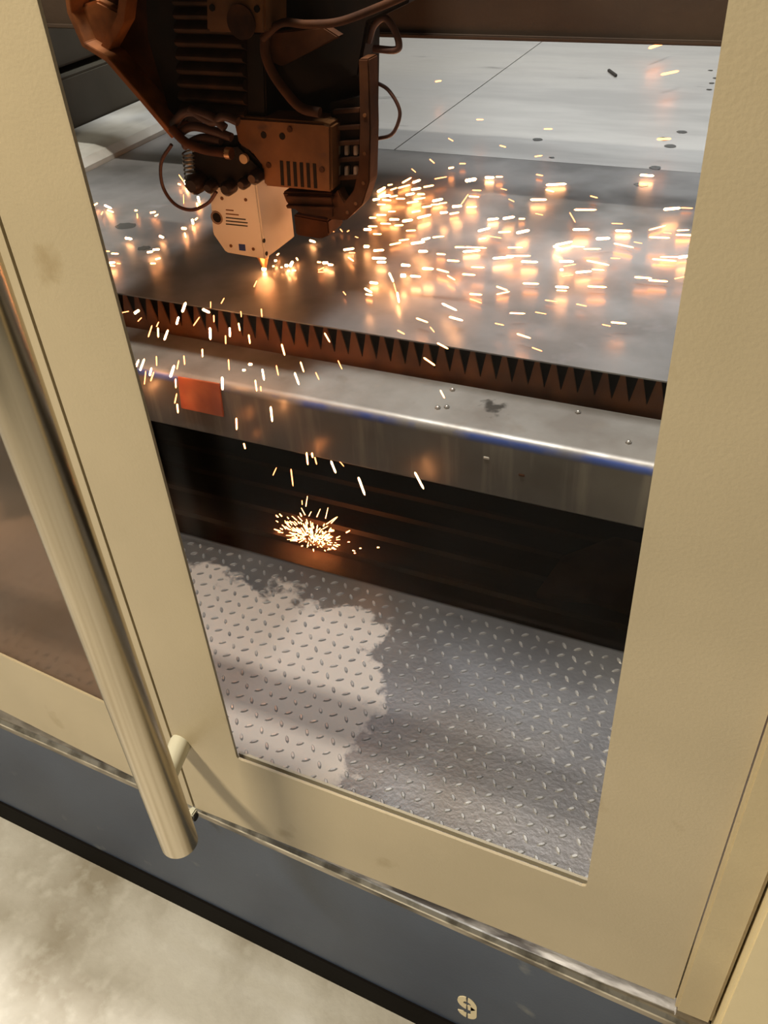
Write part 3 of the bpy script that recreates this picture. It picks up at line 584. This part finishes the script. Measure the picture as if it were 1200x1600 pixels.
for (x, y, L, a, w_) in Z3:
    X, Y = x / 1.846 + 550, y / 1.846; h = random.choice((.006, .010, .014, .02, .03)) if Y > 255 else .05
    A, B, W = seg(X, Y, L / 1.846, a, lambda p, q: atz(p, q, ZS + h), w_ / 1.846)
    if Y < 235: lb_, gp_ = 'lone glowing spark high over the far pale sheets', 'sparks over the far sheets'
    elif X < 690 and Y < 395: lb_, gp_ = 'short glowing spark in the dense fan just right of the side guard', 'sparks in the dense fan'
    elif X < 690: lb_, gp_ = 'glowing spark low on the sheet below the dense fan', 'sparks below the dense fan'
    elif X < 860: lb_, gp_ = 'long glowing spark streaking right over the middle of the near sheet', 'sparks over the middle of the sheet'
    else: lb_, gp_ = 'long glowing spark near the right door stile over the near sheet', 'sparks at the right of the sheet'
    spark(A, B, W * .72, lb_, gp_, 2 if Y < 235 else None)
Z2 = [(683,765,16,0,16),(706,757,22,-60,20),(693,790,12,0,12),(718,788,20,0,10),(660,773,10,0,8),(733,735,12,60,10),(632,742,12,0,12),(622,768,10,0,10),(643,712,14,-40,8),(865,752,26,0,16),(890,761,24,5,12),(836,749,18,5,10),(845,780,30,-25,6),(845,795,28,0,6),(805,651,28,18,12),(975,688,50,-8,12),(985,735,32,35,8),(990,705,30,0,6),(940,600,16,50,6),(972,603,12,-30,5),(900,605,14,10,4),(1012,632,16,20,5),(537,850,32,-65,6),(955,895,20,50,6)]
for (x, y, L, a, w_) in Z2:
    A, B, W = seg(x / 3 + 220, y / 3 + 160, L / 3, a, lambda p, q: atz(p, q, ZS + .008), w_ / 3)
    spark(A, B, W * .75, 'tiny glowing spark on the sheet just right of the nozzle', 'sparks beside the nozzle')
Z1 = [(450,862,32,25,10),(460,880,28,20,8),(425,888,14,-60,6),(399,851,18,-30,7),(567,877,12,0,8),(572,900,20,85,5),(637,885,24,-10,9),(652,897,16,-30,7),(757,745,40,55,5),(774,765,24,70,12),(748,768,12,20,8),(765,830,40,88,3),(828,832,26,75,12),(822,855,18,80,9),(803,925,20,80,12),(818,912,14,-40,8),(767,952,20,5,12),(772,980,20,75,8),(803,950,18,85,6),(673,987,18,20,12),(536,994,28,10,12),(415,1000,28,0,6),(446,1047,22,2,6),(479,1057,30,2,8),(463,1095,34,-5,11),(467,1107,26,5,8),(494,1098,16,5,6),(625,1050,24,-10,10),(651,1040,28,-5,10),(658,1078,22,-15,9),(638,1098,22,0,8)]
for (x, y, L, a, w_) in Z1:
    A, B, W = seg(x / 2.667, y / 2.667, L / 2.667, a, lambda p, q: atz(p, q, ZS + .010), w_ / 2.667)
    spark(A, B, W * .75, 'small glowing spark landing on the sheet left of the white sensor box', 'sparks left of the head')
Z4 = [(110,162,28,-12,4),(153,161,20,-35,14),(164,190,20,-45,4),(330,144,38,-70,12),(306,194,30,-75,10),(377,197,40,-55,5),(413,158,30,25,12),(430,135,24,90,4),(442,187,26,88,6),(475,120,24,-60,4),(231,208,20,-65,5),(203,234,46,-72,6),(233,239,36,88,8),(263,248,40,-70,9),(428,243,44,88,11),(502,238,34,88,9),(486,266,32,88,6),(537,218,30,80,7),(544,170,22,85,4),(575,264,34,82,7),(621,165,30,85,6),(867,258,40,60,7),(702,304,44,75,8),(399,316,30,88,7),(331,343,34,85,6),(227,346,36,88,5),(307,360,34,-78,6),(173,360,46,-70,9),(150,366,54,-68,9),(205,386,30,-78,9),(211,404,36,-70,6),(184,408,50,-84,5),(286,384,46,-72,12),(299,430,34,88,7),(299,486,38,-78,6),(306,524,34,85,8),(165,472,30,-68,14),(474,430,48,88,11),(498,360,40,86,6),(579,358,12,0,12),(555,380,10,0,10),(627,397,42,80,9),(600,438,42,82,7),(618,450,18,85,6),(680,381,38,78,6),(773,368,40,72,7),(753,412,48,70,9),(915,360,36,65,4),(830,402,30,65,3),(658,545,56,84,9),(527,582,44,88,8),(557,665,22,75,7),(670,760,32,-65,4),(735,783,64,83,6),(792,712,46,84,8),(811,699,18,80,8),(824,720,28,75,6),(890,743,48,68,9),(917,726,40,50,4),(1075,720,46,65,5),(996,815,70,70,10),(773,877,16,88,4)]
for (x, y, L, a, w_) in Z4:
    X, Y = x / 2.4 + 150, y / 2.4 + 420; yy = .455 if Y < 720 else .60
    A, B, W = seg(X, Y, L / 2.4, a, lambda p, q: aty(p, q, yy), w_ / 2.4)
    if Y < 520: lb_, gp_ = 'glowing spark falling past the left end of the toothed slat', 'sparks before the slat'
    elif Y < 700: lb_, gp_ = 'glowing spark falling past the table rail near the orange reflector', 'sparks before the rail'
    else: lb_, gp_ = 'glowing spark dropping through the dark gap below the table rail', 'sparks below the rail'
    spark(A, B, W * .75, lb_, gp_)
Z5 = [(64,190,30,28,6),(143,145,46,20,8),(181,180,24,50,5),(245,95,60,25,9),(270,139,52,15,9),(500,119,58,2,7),(433,160,34,12,5),(588,118,42,10,4),(524,204,54,18,8),(574,254,40,20,5),(880,155,58,5,8),(834,164,32,12,4)]
for (x, y, L, a, w_) in Z5:
    A, B, W = seg(x / 2.4 + 600, y / 2.4 + 440, L / 2.4, a, lambda p, q: atz(p, q, ZS + .02), w_ / 2.4)
    spark(A, B, W * .75, 'glowing spark near the front edge of the steel sheet', 'sparks near the sheet front edge')
for (x, y, L, a, w_) in [(220,241,46,28,8),(170,300,52,35,8),(219,422,34,62,7),(132,746,70,62,9)]:
    A, B, W = seg(x / 2.4 + 600, y / 2.4 + 440, L / 2.4, a, lambda p, q: aty(p, q, .455), w_ / 2.4)
    spark(A, B, W * .75, 'glowing spark dropping past the toothed slat at centre', 'sparks dropping past the slat')
# burst of sparks where the jet hits the tray: nobody could count it
bm = bmesh.new()
for k in range(210):
    X = random.gauss(487, 24); Y = 835 + (X - 487) * .30 + random.gauss(0, 9)
    p = atz(X, Y, ZT + random.uniform(.011, .035)); c = atz(487, 838, ZT + .01)
    d = (p - c); d.z = abs(d.z) + random.uniform(0, .05); d = d.normalized() * random.uniform(.003, .013)
    rr = random.uniform(.0006, .0016); tube(bm, [p - d / 2, p + d / 2], [rr, rr * .6], 5)
for k in range(26):
    c = atz(487 + random.gauss(0, 10), 836 + random.gauss(0, 4), ZT + .016); a = random.uniform(0, 6.283)
    d = Vector((math.cos(a), math.sin(a), random.uniform(.1, .9))).normalized(); r0 = random.uniform(.03, .085)
    tube(bm, [c + d * r0, c + d * (r0 + random.uniform(.012, .03))], [.0009, .0005], 5)
tag(link('spark_burst', bm, SPK[1]), 'dense burst of tiny glowing sparks hitting the scrap tray', 'sparks', kind='stuff')
